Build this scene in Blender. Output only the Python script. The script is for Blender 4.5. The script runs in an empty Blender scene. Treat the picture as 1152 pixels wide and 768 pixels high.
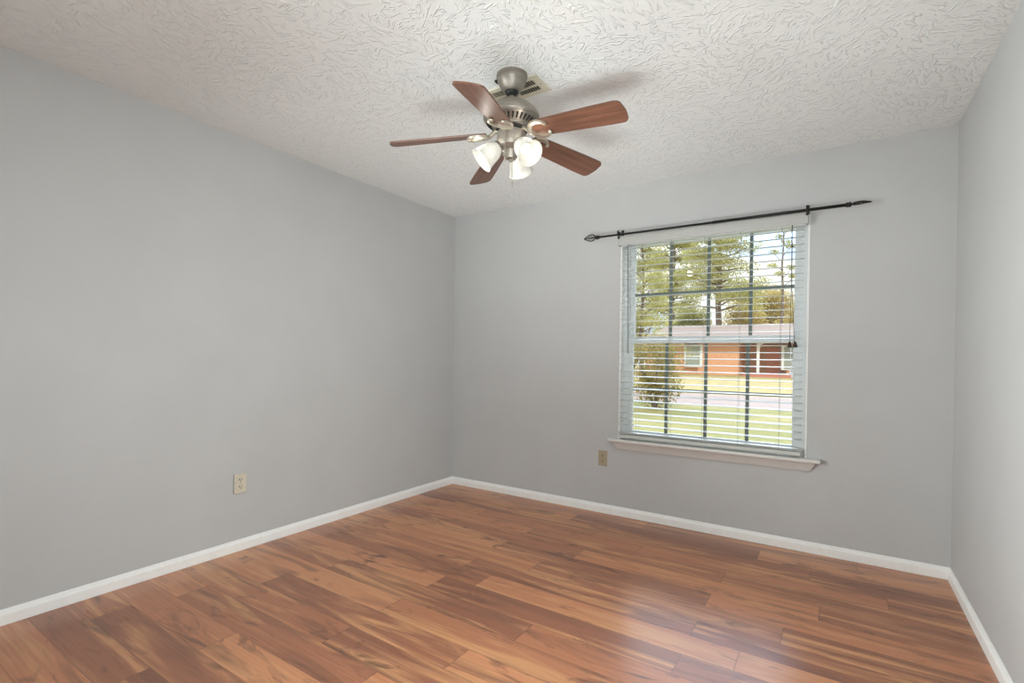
import bpy, bmesh, math, random
from mathutils import Vector, Matrix, Euler

S = bpy.context.scene
COL = S.collection

# ------------------------------------------------------------------ camera
CAM_POS = Vector((2.9514, -3.5317, 1.1632))
YAW, PITCH, ROLL = -0.57999, -0.00639, 0.01328
cam_data = bpy.data.cameras.new('camera')
cam = bpy.data.objects.new('camera', cam_data)
COL.objects.link(cam)
fwd = Vector((math.sin(YAW) * math.cos(PITCH), math.cos(YAW) * math.cos(PITCH), math.sin(PITCH)))
rgt = Vector((math.cos(YAW), -math.sin(YAW), 0))
up_ = rgt.cross(fwd)
r2 = rgt * math.cos(ROLL) + up_ * math.sin(ROLL)
u2 = -rgt * math.sin(ROLL) + up_ * math.cos(ROLL)
M = Matrix((r2, u2, -fwd)).transposed().to_4x4()
M.translation = CAM_POS
cam.matrix_world = M
cam_data.sensor_width = 36
cam_data.lens = 559.83 / 1152 * 36
cam_data.shift_x = 0.17 / 1152
cam_data.shift_y = 21.67 / 1152
cam_data.clip_start = 0.02
cam_data.clip_end = 500
S.camera = cam

# ------------------------------------------------------------------ colour management
S.view_settings.view_transform = 'Standard'
S.view_settings.look = 'None'
S.view_settings.gamma = 1
S.view_settings.use_curve_mapping = False
S.view_settings.exposure = 0.0
S.cycles.max_bounces = 10
S.cycles.transparent_max_bounces = 16
S.cycles.sample_clamp_indirect = 6


def lin(r, g, b, a=1.0):
    o = []
    for c in (r, g, b):
        c /= 255
        o.append(c / 12.92 if c <= 0.04045 else ((c + 0.055) / 1.055) ** 2.4)
    return (*o, a)


# ------------------------------------------------------------------ world: pale blue sky with clouds
W = bpy.data.worlds.new('sky')
S.world = W
W.use_nodes = True
nt = W.node_tree
nt.nodes.clear()
wo = nt.nodes.new('ShaderNodeOutputWorld')
bg = nt.nodes.new('ShaderNodeBackground')
tc = nt.nodes.new('ShaderNodeTexCoord')
mp = nt.nodes.new('ShaderNodeMapping')
mp.inputs['Scale'].default_value = (3.0, 3.0, 7.0)
nz = nt.nodes.new('ShaderNodeTexNoise')
nz.inputs['Scale'].default_value = 1.3
nz.inputs['Detail'].default_value = 6
rp = nt.nodes.new('ShaderNodeValToRGB')
rp.color_ramp.elements[0].position = 0.42
rp.color_ramp.elements[0].color = (0.50, 0.68, 1.0, 1)
rp.color_ramp.elements[1].position = 0.56
rp.color_ramp.elements[1].color = (1.0, 1.0, 1.0, 1)
nt.links.new(tc.outputs['Generated'], mp.inputs['Vector'])
nt.links.new(mp.outputs[0], nz.inputs['Vector'])
nt.links.new(nz.outputs['Fac'], rp.inputs['Fac'])
# added bright patch of sky high above the street, for the floor glare
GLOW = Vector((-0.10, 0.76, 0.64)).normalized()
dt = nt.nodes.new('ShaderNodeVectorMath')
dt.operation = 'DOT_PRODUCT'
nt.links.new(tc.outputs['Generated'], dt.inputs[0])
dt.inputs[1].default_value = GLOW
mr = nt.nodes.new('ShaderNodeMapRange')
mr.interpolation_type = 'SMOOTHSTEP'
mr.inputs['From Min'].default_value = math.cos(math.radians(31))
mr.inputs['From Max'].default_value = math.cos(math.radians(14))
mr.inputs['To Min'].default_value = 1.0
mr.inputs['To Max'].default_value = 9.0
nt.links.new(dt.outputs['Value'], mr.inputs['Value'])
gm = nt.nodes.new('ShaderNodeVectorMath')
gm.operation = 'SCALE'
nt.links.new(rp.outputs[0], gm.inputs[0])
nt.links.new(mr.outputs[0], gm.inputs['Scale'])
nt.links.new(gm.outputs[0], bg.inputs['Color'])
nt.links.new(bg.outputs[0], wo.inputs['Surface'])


def light(name, kind, loc, energy, color, rot=None, target=None, **kw):
    d = bpy.data.lights.new(name, kind)
    d.energy = energy
    d.color = color
    for k, v in kw.items():
        setattr(d, k, v)
    o = bpy.data.objects.new(name, d)
    COL.objects.link(o)
    o.location = loc
    if target is not None:
        o.rotation_euler = (Vector(target) - Vector(loc)).to_track_quat('-Z', 'Y').to_euler()
    elif rot:
        o.rotation_euler = rot
    return o


E_SKY, E_SUN, E_LEFT, E_RIGHT, E_CEIL, E_REAR, E_BULB, E_SHADE = 1.35, 2.1, 33, 38, 12, 10, 4.5, 0.11
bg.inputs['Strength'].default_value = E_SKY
# sun over the photographer's roof: lights the yard and the house across the street
light('sun', 'SUN', (10, -20, 30), E_SUN, (1.0, 0.95, 0.86), target=(10 - 9, -20 + 22, 30 - 20), angle=math.radians(3))
# added unseen fill lamps along the rear wall, for walls and ceiling
light('left_wall_fill_light', 'AREA', (2.9, -3.76, 1.2), E_LEFT, (0.91, 1.0, 1.0), target=(0.0, -1.5, 0.45),
      shape='RECTANGLE', size=1.0, size_y=2.0, spread=math.radians(100))
light('right_wall_fill_light', 'AREA', (0.5, -3.60, 1.25), E_RIGHT, (0.93, 1.0, 0.99), target=(3.475, -2.0, 1.2),
      shape='RECTANGLE', size=0.9, size_y=1.2, spread=math.radians(80))
light('ceiling_fill_light', 'AREA', (1.9, -3.70, 0.35), E_CEIL, (0.93, 1.0, 0.99), target=(1.3, -0.7, 2.44),
      shape='RECTANGLE', size=2.2, size_y=0.6, spread=math.radians(55))
light('rear_fill_light', 'AREA', (1.7, -3.76, 1.15), E_REAR, (0.93, 1.0, 0.99), target=(1.6, 0, 1.0),
      shape='RECTANGLE', size=2.6, size_y=1.8)


# ------------------------------------------------------------------ material helpers
class NT:
    def __init__(self, name):
        self.m = bpy.data.materials.new(name)
        self.m.use_nodes = True
        self.t = self.m.node_tree
        self.b = self.t.nodes['Principled BSDF']

    def n(self, kind, **kw):
        nd = self.t.nodes.new('ShaderNode' + kind)
        for k, v in kw.items():
            if k in nd.inputs.keys():
                nd.inputs[k].default_value = v
            else:
                setattr(nd, k, v)
        return nd

    def l(self, a, b):
        self.t.links.new(a, b)

    def ramp(self, src, stops):
        r = self.n('ValToRGB')
        e = r.color_ramp.elements
        while len(e) < len(stops):
            e.new(0.5)
        for i, (p, c) in enumerate(stops):
            e[i].position = p
            e[i].color = c
        self.l(src, r.inputs[0])
        return r.outputs[0]

    def mix(self, fac, a, b, mode='MIX'):
        x = self.n('Mix', data_type='RGBA', blend_type=mode)
        for sock, v in ((x.inputs[0], fac), (x.inputs[6], a), (x.inputs[7], b)):
            if hasattr(v, 'links'):
                self.l(v, sock)
            else:
                sock.default_value = v
        return x.outputs[2]

    def math(self, op, a, b=0.0, c=None):
        x = self.n('Math', operation=op)
        for i, v in enumerate((a, b) if c is None else (a, b, c)):
            if hasattr(v, 'links'):
                self.l(v, x.inputs[i])
            else:
                x.inputs[i].default_value = v
        return x.outputs[0]

    def bump(self, h, strength, dist):
        x = self.n('Bump')
        x.inputs['Strength'].default_value = strength
        x.inputs['Distance'].default_value = dist
        self.l(h, x.inputs['Height'])
        self.l(x.outputs[0], self.b.inputs['Normal'])

    def coords(self, kind='Object', scale=(1, 1, 1), rot=(0, 0, 0)):
        t = self.n('TexCoord')
        m = self.n('Mapping')
        m.inputs['Scale'].default_value = scale
        m.inputs['Rotation'].default_value = rot
        self.l(t.outputs[kind], m.inputs['Vector'])
        return m.outputs[0]

    def noise(self, vec, scale, detail=3, rough=0.5, dist=0.0):
        x = self.n('TexNoise')
        x.inputs['Scale'].default_value = scale
        x.inputs['Detail'].default_value = detail
        x.inputs['Roughness'].default_value = rough
        x.inputs['Distortion'].default_value = dist
        self.l(vec, x.inputs['Vector'])
        return x.outputs['Fac']


def plain(name, rgb, rough=0.5, metal=0.0, var=0.04, scale=30, bump=0.0, bscale=200, spec=0.5, coat=0.0):
    k = NT(name)
    c = lin(*rgb)
    v = k.coords()
    f = k.noise(v, scale)
    lo = tuple(x * (1 - var) for x in c[:3]) + (1,)
    hi = tuple(min(1, x * (1 + var)) for x in c[:3]) + (1,)
    k.l(k.ramp(f, [(0.3, lo), (0.7, hi)]), k.b.inputs['Base Color'])
    k.b.inputs['Roughness'].default_value = rough
    k.b.inputs['Metallic'].default_value = metal
    k.b.inputs['Specular IOR Level'].default_value = spec
    k.b.inputs['Coat Weight'].default_value = coat
    if bump:
        k.bump(k.noise(v, bscale, 2), bump, 0.002)
    return k.m


# --- wall paint: light grey with a faint roller texture
def wall_material():
    k = NT('grey_wall_paint')
    v = k.coords()
    f = k.noise(v, 3.0, 4)
    k.l(k.ramp(f, [(0.3, lin(189, 189, 189)), (0.7, lin(193, 193, 193))]), k.b.inputs['Base Color'])
    k.b.inputs['Roughness'].default_value = 0.55
    k.b.inputs['Specular IOR Level'].default_value = 0.35
    k.bump(k.noise(v, 90, 3), 0.12, 0.002)
    return k.m


# --- ceiling: hand-stomped crow's-foot plaster
def ceiling_material():
    k = NT('stomped_ceiling_plaster')
    v = k.coords()
    hs = []
    for i, (cell, off) in enumerate(((6.5, 0.0), (7.5, 3.7))):
        mpn = k.n('Mapping')
        mpn.inputs['Location'].default_value = (off, off * 1.7, 0)
        k.l(v, mpn.inputs['Vector'])
        wn = k.n('TexNoise')
        wn.inputs['Scale'].default_value = 7
        k.l(mpn.outputs[0], wn.inputs['Vector'])
        add = k.n('VectorMath', operation='MULTIPLY_ADD')
        k.l(wn.outputs['Color'], add.inputs[0])
        add.inputs[1].default_value = (0.10, 0.10, 0)
        k.l(mpn.outputs[0], add.inputs[2])
        vo = k.n('TexVoronoi', voronoi_dimensions='2D')
        vo.inputs['Scale'].default_value = cell
        k.l(add.outputs[0], vo.inputs['Vector'])
        sep = k.n('SeparateColor')
        k.l(vo.outputs['Color'], sep.inputs[0])
        ang = k.math('MULTIPLY', sep.outputs[0], 6.283)
        ro = k.n('VectorRotate', rotation_type='Z_AXIS')
        k.l(add.outputs[0], ro.inputs['Vector'])
        k.l(ang, ro.inputs['Angle'])
        sc = k.n('VectorMath', operation='MULTIPLY')
        k.l(ro.outputs[0], sc.inputs[0])
        sc.inputs[1].default_value = (0.26, 1.0, 1.0)
        f = k.noise(sc.outputs[0], 64, 1.2, 0.5, 0.5)
        hs.append(k.ramp(f, [(0.57, (0, 0, 0, 1)), (0.66, (1, 1, 1, 1))]))
    h = k.math('MAXIMUM', hs[0], hs[1])
    fine = k.noise(v, 140, 2)
    h2 = k.math('MULTIPLY_ADD', fine, 0.25, h)
    k.b.inputs['Base Color'].default_value = lin(238, 239, 238)
    k.b.inputs['Roughness'].default_value = 0.75
    k.b.inputs['Specular IOR Level'].default_value = 0.2
    k.bump(h2, 0.6, 0.007)
    return k.m


# --- laminate planks (the mesh carries one face per plank: 'UVMap' in metres, 'plank' = random pair)
def floor_material():
    k = NT('wood_laminate')
    uv = k.n('UVMap', uv_map='UVMap')
    rn = k.n('UVMap', uv_map='plank')
    s1 = k.n('SeparateXYZ')
    k.l(uv.outputs[0], s1.inputs[0])
    s2 = k.n('SeparateXYZ')
    k.l(rn.outputs[0], s2.inputs[0])
    U, V = s1.outputs[0], s1.outputs[1]
    R1, R2 = s2.outputs[0], s2.outputs[1]

    def vec(su, sv, seed):
        c = k.n('CombineXYZ')
        k.l(k.math('MULTIPLY', U, su), c.inputs[0])
        k.l(k.math('MULTIPLY_ADD', R1, 17.0 + seed, k.math('MULTIPLY', V, sv)), c.inputs[1])
        k.l(k.math('MULTIPLY_ADD', R2, 53.0, seed), c.inputs[2])
        return c.outputs[0]

    base = k.ramp(R2, [(0.0, lin(154, 98, 72)), (0.45, lin(182, 118, 84)), (0.8, lin(202, 134, 94)), (1.0, lin(214, 148, 104))])
    # broad pale sapwood bands along the grain
    sap = k.noise(vec(0.9, 10, 1.0), 1.0, 3, 0.5, 1.3)
    c1 = k.mix(k.ramp(sap, [(0.50, (0, 0, 0, 1)), (0.66, (0.9, 0.9, 0.9, 1))]), base, lin(216, 156, 108))
    dk = k.noise(vec(1.1, 8, 5.0), 1.0, 3, 0.55, 1.3)
    c2 = k.mix(k.ramp(dk, [(0.52, (0, 0, 0, 1)), (0.72, (0.75, 0.75, 0.75, 1))]), c1, lin(122, 78, 58))
    # knots / smoky patches
    kn = k.noise(vec(2.6, 9, 9.0), 1.0, 5, 0.6, 1.4)
    c3 = k.mix(k.ramp(kn, [(0.57, (0, 0, 0, 1)), (0.74, (0.85, 0.85, 0.85, 1))]), c2, lin(80, 54, 44))
    # fine grain
    gr = k.noise(vec(2.2, 110, 13.0), 1.0, 4, 0.65, 0.3)
    c4 = k.mix(0.32, c3, k.ramp(gr, [(0.3, (0.55, 0.53, 0.52, 1)), (0.62, (1, 1, 1, 1))]), 'MULTIPLY')
    # cathedral figure
    wv = k.n('TexWave', wave_type='BANDS', bands_direction='Y')
    wv.inputs['Scale'].default_value = 2.4
    wv.inputs['Distortion'].default_value = 7
    wv.inputs['Detail'].default_value = 2
    wv.inputs['Detail Scale'].default_value = 0.7
    k.l(vec(1.6, 7, 21.0), wv.inputs['Vector'])
    c5 = k.mix(0.14, c4, k.ramp(wv.outputs['Fac'], [(0.2, (0.62, 0.6, 0.58, 1)), (0.6, (1, 1, 1, 1))]), 'MULTIPLY')
    # seams
    rowp = k.math('FRACT', k.math('DIVIDE', V, 0.1513))
    ed = k.math('MINIMUM', rowp, k.math('SUBTRACT', 1.0, rowp))
    seam = k.ramp(ed, [(0.004, (1, 1, 1, 1)), (0.012, (0, 0, 0, 1))])
    eu = k.n('UVMap', uv_map='ends')
    s3 = k.n('SeparateXYZ')
    k.l(eu.outputs[0], s3.inputs[0])
    ee = k.math('MINIMUM', s3.outputs[0], k.math('SUBTRACT', s3.outputs[1], s3.outputs[0]))
    seam2 = k.ramp(ee, [(0.0008, (1, 1, 1, 1)), (0.002, (0, 0, 0, 1))])
    sm = k.math('MAXIMUM', seam, seam2)
    c6 = k.mix(k.math('MULTIPLY', sm, 0.45), c5, lin(60, 38, 30))
    k.l(c6, k.b.inputs['Base Color'])
    k.l(k.ramp(gr, [(0.3, (0.32, 0.32, 0.32, 1)), (0.7, (0.27, 0.27, 0.27, 1))]), k.b.inputs['Roughness'])
    k.b.inputs['Specular IOR Level'].default_value = 0.8
    k.bump(k.math('SUBTRACT', gr, sm), 0.06, 0.001)
    return k.m


def blade_material():
    k = NT('cherry_blade_veneer')
    v = k.coords('Object', (3, 60, 60))
    f = k.noise(v, 1.0, 4, 0.6, 0.5)
    v2 = k.coords('Object', (5, 220, 220))
    g = k.noise(v2, 1.0, 2)
    c = k.ramp(f, [(0.3, lin(82, 54, 41)), (0.55, lin(114, 76, 59)), (0.75, lin(138, 97, 78))])
    c = k.mix(0.5, c, k.ramp(g, [(0.35, (0.6, 0.58, 0.56, 1)), (0.6, (1, 1, 1, 1))]), 'MULTIPLY')
    k.l(c, k.b.inputs['Base Color'])
    k.b.inputs['Roughness'].default_value = 0.38
    k.b.inputs['Specular IOR Level'].default_value = 0.6
    return k.m


def nickel_material():
    k = NT('brushed_pewter')
    v = k.coords('Object', (4, 4, 90))
    f = k.noise(v, 3, 3)
    k.l(k.ramp(f, [(0.3, lin(140, 133, 124)), (0.7, lin(168, 160, 150))]), k.b.inputs['Base Color'])
    k.b.inputs['Metallic'].default_value = 0.75
    k.b.inputs['Roughness'].default_value = 0.42
    return k.m


def shade_material():
    k = NT('lit_frosted_glass')
    v = k.coords('Object', (1, 1, 1))
    f = k.noise(v, 28, 4, 0.6, 1.0)
    col = k.ramp(f, [(0.3, lin(206, 202, 192)), (0.7, lin(226, 224, 217))])
    k.l(col, k.b.inputs['Base Color'])
    k.b.inputs['Roughness'].default_value = 0.25
    k.l(col, k.b.inputs['Emission Color'])
    k.b.inputs['Emission Strength'].default_value = SHADE_EMIT
    return k.m


def bulb_material():
    k = NT('lit_bulb')
    v = k.coords()
    f = k.noise(v, 20)
    k.l(k.ramp(f, [(0, (1, .95, .86, 1)), (1, (1, .97, .9, 1))]), k.b.inputs['Emission Color'])
    k.b.inputs['Emission Strength'].default_value = 11.0 * E_SHADE
    return k.m


def glass_material():
    k = NT('window_glass')
    k.t.nodes.remove(k.b)
    out = k.t.nodes['Material Output']
    tr = k.n('BsdfTransparent')
    gl = k.n('BsdfGlossy')
    gl.inputs['Roughness'].default_value = 0.0
    fr = k.n('Fresnel')
    fr.inputs['IOR'].default_value = 1.35
    nzv = k.noise(k.coords(), 2.0)
    k.l(k.ramp(nzv, [(0, (0.95, 0.97, 0.96, 1)), (1, (0.97, 0.985, 0.98, 1))]), tr.inputs['Color'])
    mx = k.n('MixShader')
    k.l(fr.outputs[0], mx.inputs[0])
    k.l(tr.outputs[0], mx.inputs[1])
    k.l(gl.outputs[0], mx.inputs[2])
    k.l(mx.outputs[0], out.inputs['Surface'])
    return k.m


def leaf_material(name, a, b, c):
    k = NT(name)
    v = k.coords()
    f = k.noise(v, 3.0, 5, 0.75)
    g = k.noise(v, 0.35, 2)
    col = k.ramp(f, [(0.32, lin(*a)), (0.5, lin(*b)), (0.68, lin(*c))])
    col = k.mix(0.35, col, k.ramp(g, [(0.35, (0.6, 0.62, 0.55, 1)), (0.65, (1, 1, 1, 1))]), 'MULTIPLY')
    k.l(col, k.b.inputs['Base Color'])
    k.b.inputs['Roughness'].default_value = 0.6
    tl = k.n('BsdfTranslucent')
    k.l(col, tl.inputs['Color'])
    mx = k.n('MixShader')
    mx.inputs[0].default_value = 0.48
    out = k.t.nodes['Material Output']
    k.l(k.b.outputs[0], mx.inputs[1])
    k.l(tl.outputs[0], mx.inputs[2])
    k.l(mx.outputs[0], out.inputs['Surface'])
    return k.m


def brick_material():
    k = NT('orange_brick')
    t = k.n('TexCoord')
    s = k.n('SeparateXYZ')
    k.l(t.outputs['Object'], s.inputs[0])
    c = k.n('CombineXYZ')
    k.l(k.math('ADD', s.outputs[0], s.outputs[1]), c.inputs[0])
    k.l(s.outputs[2], c.inputs[1])
    b = k.n('TexBrick')
    b.inputs['Scale'].default_value = 4.5
    b.inputs['Color1'].default_value = lin(238, 178, 132)
    b.inputs['Color2'].default_value = lin(224, 156, 112)
    b.inputs['Mortar'].default_value = lin(196, 176, 156)
    b.inputs['Mortar Size'].default_value = 0.012
    k.l(c.outputs[0], b.inputs['Vector'])
    k.l(b.outputs['Color'], k.b.inputs['Base Color'])
    k.b.inputs['Roughness'].default_value = 0.85
    return k.m


def lawn_material():
    k = NT('winter_lawn')
    v = k.coords()
    f = k.noise(v, 0.45, 4, 0.6)
    g = k.noise(v, 9, 5, 0.75)
    c = k.ramp(f, [(0.35, lin(138, 138, 70)), (0.55, lin(164, 154, 88)), (0.72, lin(186, 168, 112))])
    c = k.mix(0.6, c, k.ramp(g, [(0.3, (0.5, 0.52, 0.4, 1)), (0.62, (1, 1, 1, 1))]), 'MULTIPLY')
    k.l(c, k.b.inputs['Base Color'])
    k.b.inputs['Roughness'].default_value = 0.9
    return k.m


SHADE_EMIT = E_SHADE
M_WALL = wall_material()
M_CEIL = ceiling_material()
M_FLOOR = floor_material()
M_TRIM = plain('white_trim_paint', (243, 243, 241), 0.4, var=0.02)
M_SILL = plain('offwhite_sill_paint', (222, 220, 216), 0.4, var=0.02)
M_APRON = plain('greige_apron_paint', (208, 203, 199), 0.5, var=0.02)
M_BLADE = blade_material()
M_NICKEL = nickel_material()
M_IRON = plain('champagne_metal', (196, 188, 172), 0.35, 0.85, var=0.05)
M_BLACK = plain('black_plastic', (22, 21, 20), 0.4)
M_SLOT = plain('dark_recess', (30, 27, 24), 0.8)
M_SHADE = shade_material()
M_BULB = bulb_material()
M_VENT = plain('cream_register_enamel', (214, 206, 186), 0.45, var=0.03)
M_VINYL = plain('white_vinyl', (232, 235, 236), 0.35, var=0.02)
M_SLAT = plain('white_faux_wood', (200, 204, 200), 0.35, var=0.02, scale=12)
M_VALANCE = plain('white_valance_wood', (184, 184, 181), 0.45, var=0.02)
M_MUNTIN = plain('white_grille_backlit_tone', (112, 122, 116), 0.5)  # white grilles: their backlit shade is put into this colour
M_GLASS = glass_material()
M_CORD = plain('grey_cord', (150, 150, 146), 0.8)
M_DCORD = plain('dark_cord', (74, 68, 60), 0.8)
M_TASSEL = plain('dark_brown_tassel', (46, 38, 32), 0.5)
M_WAND = plain('smoked_wand', (122, 124, 126), 0.25)
M_ROD = plain('black_wrought_iron', (26, 23, 22), 0.5, 0.3, bump=0.2, bscale=120)
M_BEIGE = plain('almond_plastic', (208, 200, 182), 0.4)
M_BEIGE_D = plain('tan_plastic', (172, 158, 132), 0.45)
M_HOLE = plain('outlet_slot', (16, 13, 11), 0.7)
M_LAWN = lawn_material()
M_ROAD = plain('pale_asphalt', (172, 152, 142), 0.9, var=0.08, scale=3)
M_BRICK = brick_material()
M_ROOF = plain('weathered_shingle', (170, 150, 138), 0.9, var=0.08, scale=6)
M_SIDING = plain('grey_green_siding', (160, 166, 152), 0.7)
M_WHITE = plain('white_house_trim', (240, 238, 230), 0.5)
M_DOORRED = plain('red_brown_door', (212, 140, 112), 0.6)
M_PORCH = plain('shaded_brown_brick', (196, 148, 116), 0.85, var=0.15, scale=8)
M_BARK = plain('grey_brown_bark', (128, 112, 96), 0.9, var=0.25, scale=6)
M_PINE = leaf_material('pine_needles', (150, 150, 90), (200, 196, 128), (240, 234, 178))
M_BRUSH = leaf_material('dry_brush', (176, 158, 92), (216, 198, 130), (244, 230, 172))
M_SHRUB = leaf_material('olive_shrub', (116, 106, 54), (176, 160, 90), (226, 206, 142))
M_BED = plain('red_clay_edging', (206, 132, 112), 0.85, var=0.1)


# ------------------------------------------------------------------ mesh helpers
def tag(o, label=None, cat=None, group=None, kind=None):
    if label: o['label'] = label
    if cat: o['category'] = cat
    if group: o['group'] = group
    if kind: o['kind'] = kind
    return o


def obj(name, bm, mat, parent=None, loc=None, smooth=False, mats=None):
    me = bpy.data.meshes.new(name)
    bmesh.ops.recalc_face_normals(bm, faces=bm.faces[:])
    bm.to_mesh(me)
    bm.free()
    for m in (mats or [mat]):
        me.materials.append(m)
    if smooth:
        for f in me.polygons:
            f.use_smooth = True
    o = bpy.data.objects.new(name, me)
    COL.objects.link(o)
    if loc is not None:
        o.location = loc
    if parent is not None:
        o.parent = parent
    return o


def auto_smooth(o, deg=35):
    me = o.data
    for f in me.polygons:
        f.use_smooth = True
    bm = bmesh.new()
    bm.from_mesh(me)
    lim = math.radians(deg)
    for e in bm.edges:
        if len(e.link_faces) == 2 and e.calc_face_angle(0) > lim:
            e.smooth = False
    bm.to_mesh(me)
    bm.free()
    return o


def empty(name, loc, rot=None):
    o = bpy.data.objects.new(name, None)
    o.empty_display_size = 0.1
    COL.objects.link(o)
    o.location = loc
    if rot: o.rotation_euler = rot
    return o


def box(bm, a, b, bev=0.0, mat=None):
    x0, y0, z0 = a
    x1, y1, z1 = b
    vs = [bm.verts.new(p) for p in ((x0, y0, z0), (x1, y0, z0), (x1, y1, z0), (x0, y1, z0),
                                    (x0, y0, z1), (x1, y0, z1), (x1, y1, z1), (x0, y1, z1))]
    fs = [bm.faces.new([vs[i] for i in q]) for q in ((0, 3, 2, 1), (4, 5, 6, 7), (0, 1, 5, 4), (1, 2, 6, 5), (2, 3, 7, 6), (3, 0, 4, 7))]
    if bev > 0:
        es = list({e for f in fs for e in f.edges})
        r = bmesh.ops.bevel(bm, geom=es, offset=bev, segments=2, affect='EDGES', profile=0.5)
        for v in r['verts']:
            if v not in vs: vs.append(v)
    return [v for v in vs if v.is_valid]


def tube(bm, pts, radii, n=10, cap=True):
    pts = [Vector(p) for p in pts]
    if not hasattr(radii, '__len__'): radii = [radii] * len(pts)
    rings = []
    prev = None
    for i, p in enumerate(pts):
        t = (pts[min(i + 1, len(pts) - 1)] - pts[max(i - 1, 0)]).normalized()
        if prev is None:
            a = Vector((0, 0, 1)) if abs(t.z) < 0.9 else Vector((1, 0, 0))
            x = t.cross(a).normalized()
        else:
            x = (prev - t * prev.dot(t)).normalized()
        prev = x
        y = t.cross(x)
        rings.append([bm.verts.new(p + (x * math.cos(2 * math.pi * k / n) + y * math.sin(2 * math.pi * k / n)) * radii[i]) for k in range(n)])
    for a, b in zip(rings, rings[1:]):
        for k in range(n):
            bm.faces.new((a[k], a[(k + 1) % n], b[(k + 1) % n], b[k]))
    if cap:
        bm.faces.new(rings[0][::-1])
        bm.faces.new(rings[-1])
    return [v for r in rings for v in r]


def lathe(bm, prof, n=40, axis=None, origin=(0, 0, 0), cap=False):
    """prof: (radius, height) along +axis from origin"""
    origin = Vector(origin)
    ax = Vector(axis).normalized() if axis is not None else Vector((0, 0, 1))
    a = Vector((1, 0, 0)) if abs(ax.x) < 0.9 else Vector((0, 1, 0))
    x = ax.cross(a).normalized()
    y = ax.cross(x)
    rings = []
    for r, h in prof:
        if r < 1e-6:
            rings.append([bm.verts.new(origin + ax * h)])
        else:
            rings.append([bm.verts.new(origin + ax * h + (x * math.cos(2 * math.pi * k / n) + y * math.sin(2 * math.pi * k / n)) * r) for k in range(n)])
    for A, B in zip(rings, rings[1:]):
        for k in range(n):
            k2 = (k + 1) % n
            if len(A) == 1 and len(B) == 1: continue
            if len(A) == 1: bm.faces.new((A[0], B[k], B[k2]))
            elif len(B) == 1: bm.faces.new((A[k], A[k2], B[0]))
            else: bm.faces.new((A[k], A[k2], B[k2], B[k]))
    if cap:
        for R in (rings[0], rings[-1]):
            if len(R) > 1: bm.faces.new(R)
    return [v for r in rings for v in r]


def sphere(bm, c, r, n=14, sx=1, sy=1, sz=1):
    m = n // 2
    prof = [(max(0, r * math.sin(math.pi * i / m)) if 0 < i < m else 0, -r * math.cos(math.pi * i / m)) for i in range(m + 1)]
    vs = lathe(bm, prof, n, origin=(0, 0, 0))
    for v in vs:
        v.co = Vector((v.co.x * sx, v.co.y * sy, v.co.z * sz)) + Vector(c)
    return vs


def prism(bm, outline, z0, z1, bev=0.0):
    """outline: list of (x, y), extruded from z0 to z1"""
    lo = [bm.verts.new((x, y, z0)) for x, y in outline]
    hi = [bm.verts.new((x, y, z1)) for x, y in outline]
    n = len(lo)
    bm.faces.new(lo[::-1])
    bm.faces.new(hi)
    for i in range(n):
        bm.faces.new((lo[i], lo[(i + 1) % n], hi[(i + 1) % n], hi[i]))
    return lo + hi


def sweep(bm, prof, path_a, path_b, out, up=Vector((0, 0, 1))):
    """extrude a 2-D profile (out, up) from path_a to path_b; ends may be mitred by passing offsets"""
    A = [bm.verts.new(Vector(path_a(p)) ) for p in prof]
    B = [bm.verts.new(Vector(path_b(p)) ) for p in prof]
    n = len(prof)
    for i in range(n):
        bm.faces.new((A[i], A[(i + 1) % n], B[(i + 1) % n], B[i]))
    bm.faces.new(A[::-1])
    bm.faces.new(B)


def B():
    return bmesh.new()


# ------------------------------------------------------------------ room shell
RW, H, YB = 3.475, 2.44, -3.80
OX0, OX1, OZ0, OZ1 = 1.594, 2.800, 0.575, 2.06     # window opening in the back wall

# floor: one quad per plank, courses 15.13 cm wide running along x
JOINT = {0: 0.62, 1: 0.13, 2: 0.40, 3: 0.73, 4: 0.015, 5: 0.456, 6: 0.0, 7: 0.33, 8: 0.005, 9: 0.2, 10: 0.01,
         11: 0.635, 12: 0.0, 13: 0.52, 14: 0.003, 15: 0.33, 16: 0.87, 17: 0.25}
bm = B()
uvl = bm.loops.layers.uv.new('UVMap')
pll = bm.loops.layers.uv.new('plank')
enl = bm.loops.layers.uv.new('ends')
rnd = random.Random(11)
PW, PL = 0.1513, 1.22
for k in range(0, 26):
    y1, y0 = -k * PW, max(-(k + 1) * PW, YB)
    if y0 >= y1: break
    off = JOINT.get(k, rnd.random() * PL)
    xs = [0.0] + [off + i * PL for i in range(-1, 4) if 0.02 < off + i * PL < RW - 0.02] + [RW]
    for xa, xb in zip(xs, xs[1:]):
        f = bm.faces.new([bm.verts.new((x, y, 0)) for x, y in ((xa, y0), (xb, y0), (xb, y1), (xa, y1))])
        ra, rb = rnd.random(), rnd.random()
        L0 = xa if xa > 0 else -1.0
        full0 = xa if xa > 0 else xb - PL
        for lp in f.loops:
            lp[uvl].uv = (lp.vert.co.x, -lp.vert.co.y)
            lp[pll].uv = (ra, rb)
            lp[enl].uv = (lp.vert.co.x - full0, PL)
floor = obj('floor', bm, M_FLOOR)
tag(floor, kind='structure')
bm = B()
box(bm, (-0.14, YB - 0.14, -0.12), (RW + 0.14, 0.14, -0.012))
tag(obj('floor', bm, M_TRIM), kind='structure')

bm = B()
box(bm, (0, YB, H), (RW, 0, H + 0.02))
tag(obj('ceiling', bm, M_CEIL), kind='structure')

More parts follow.
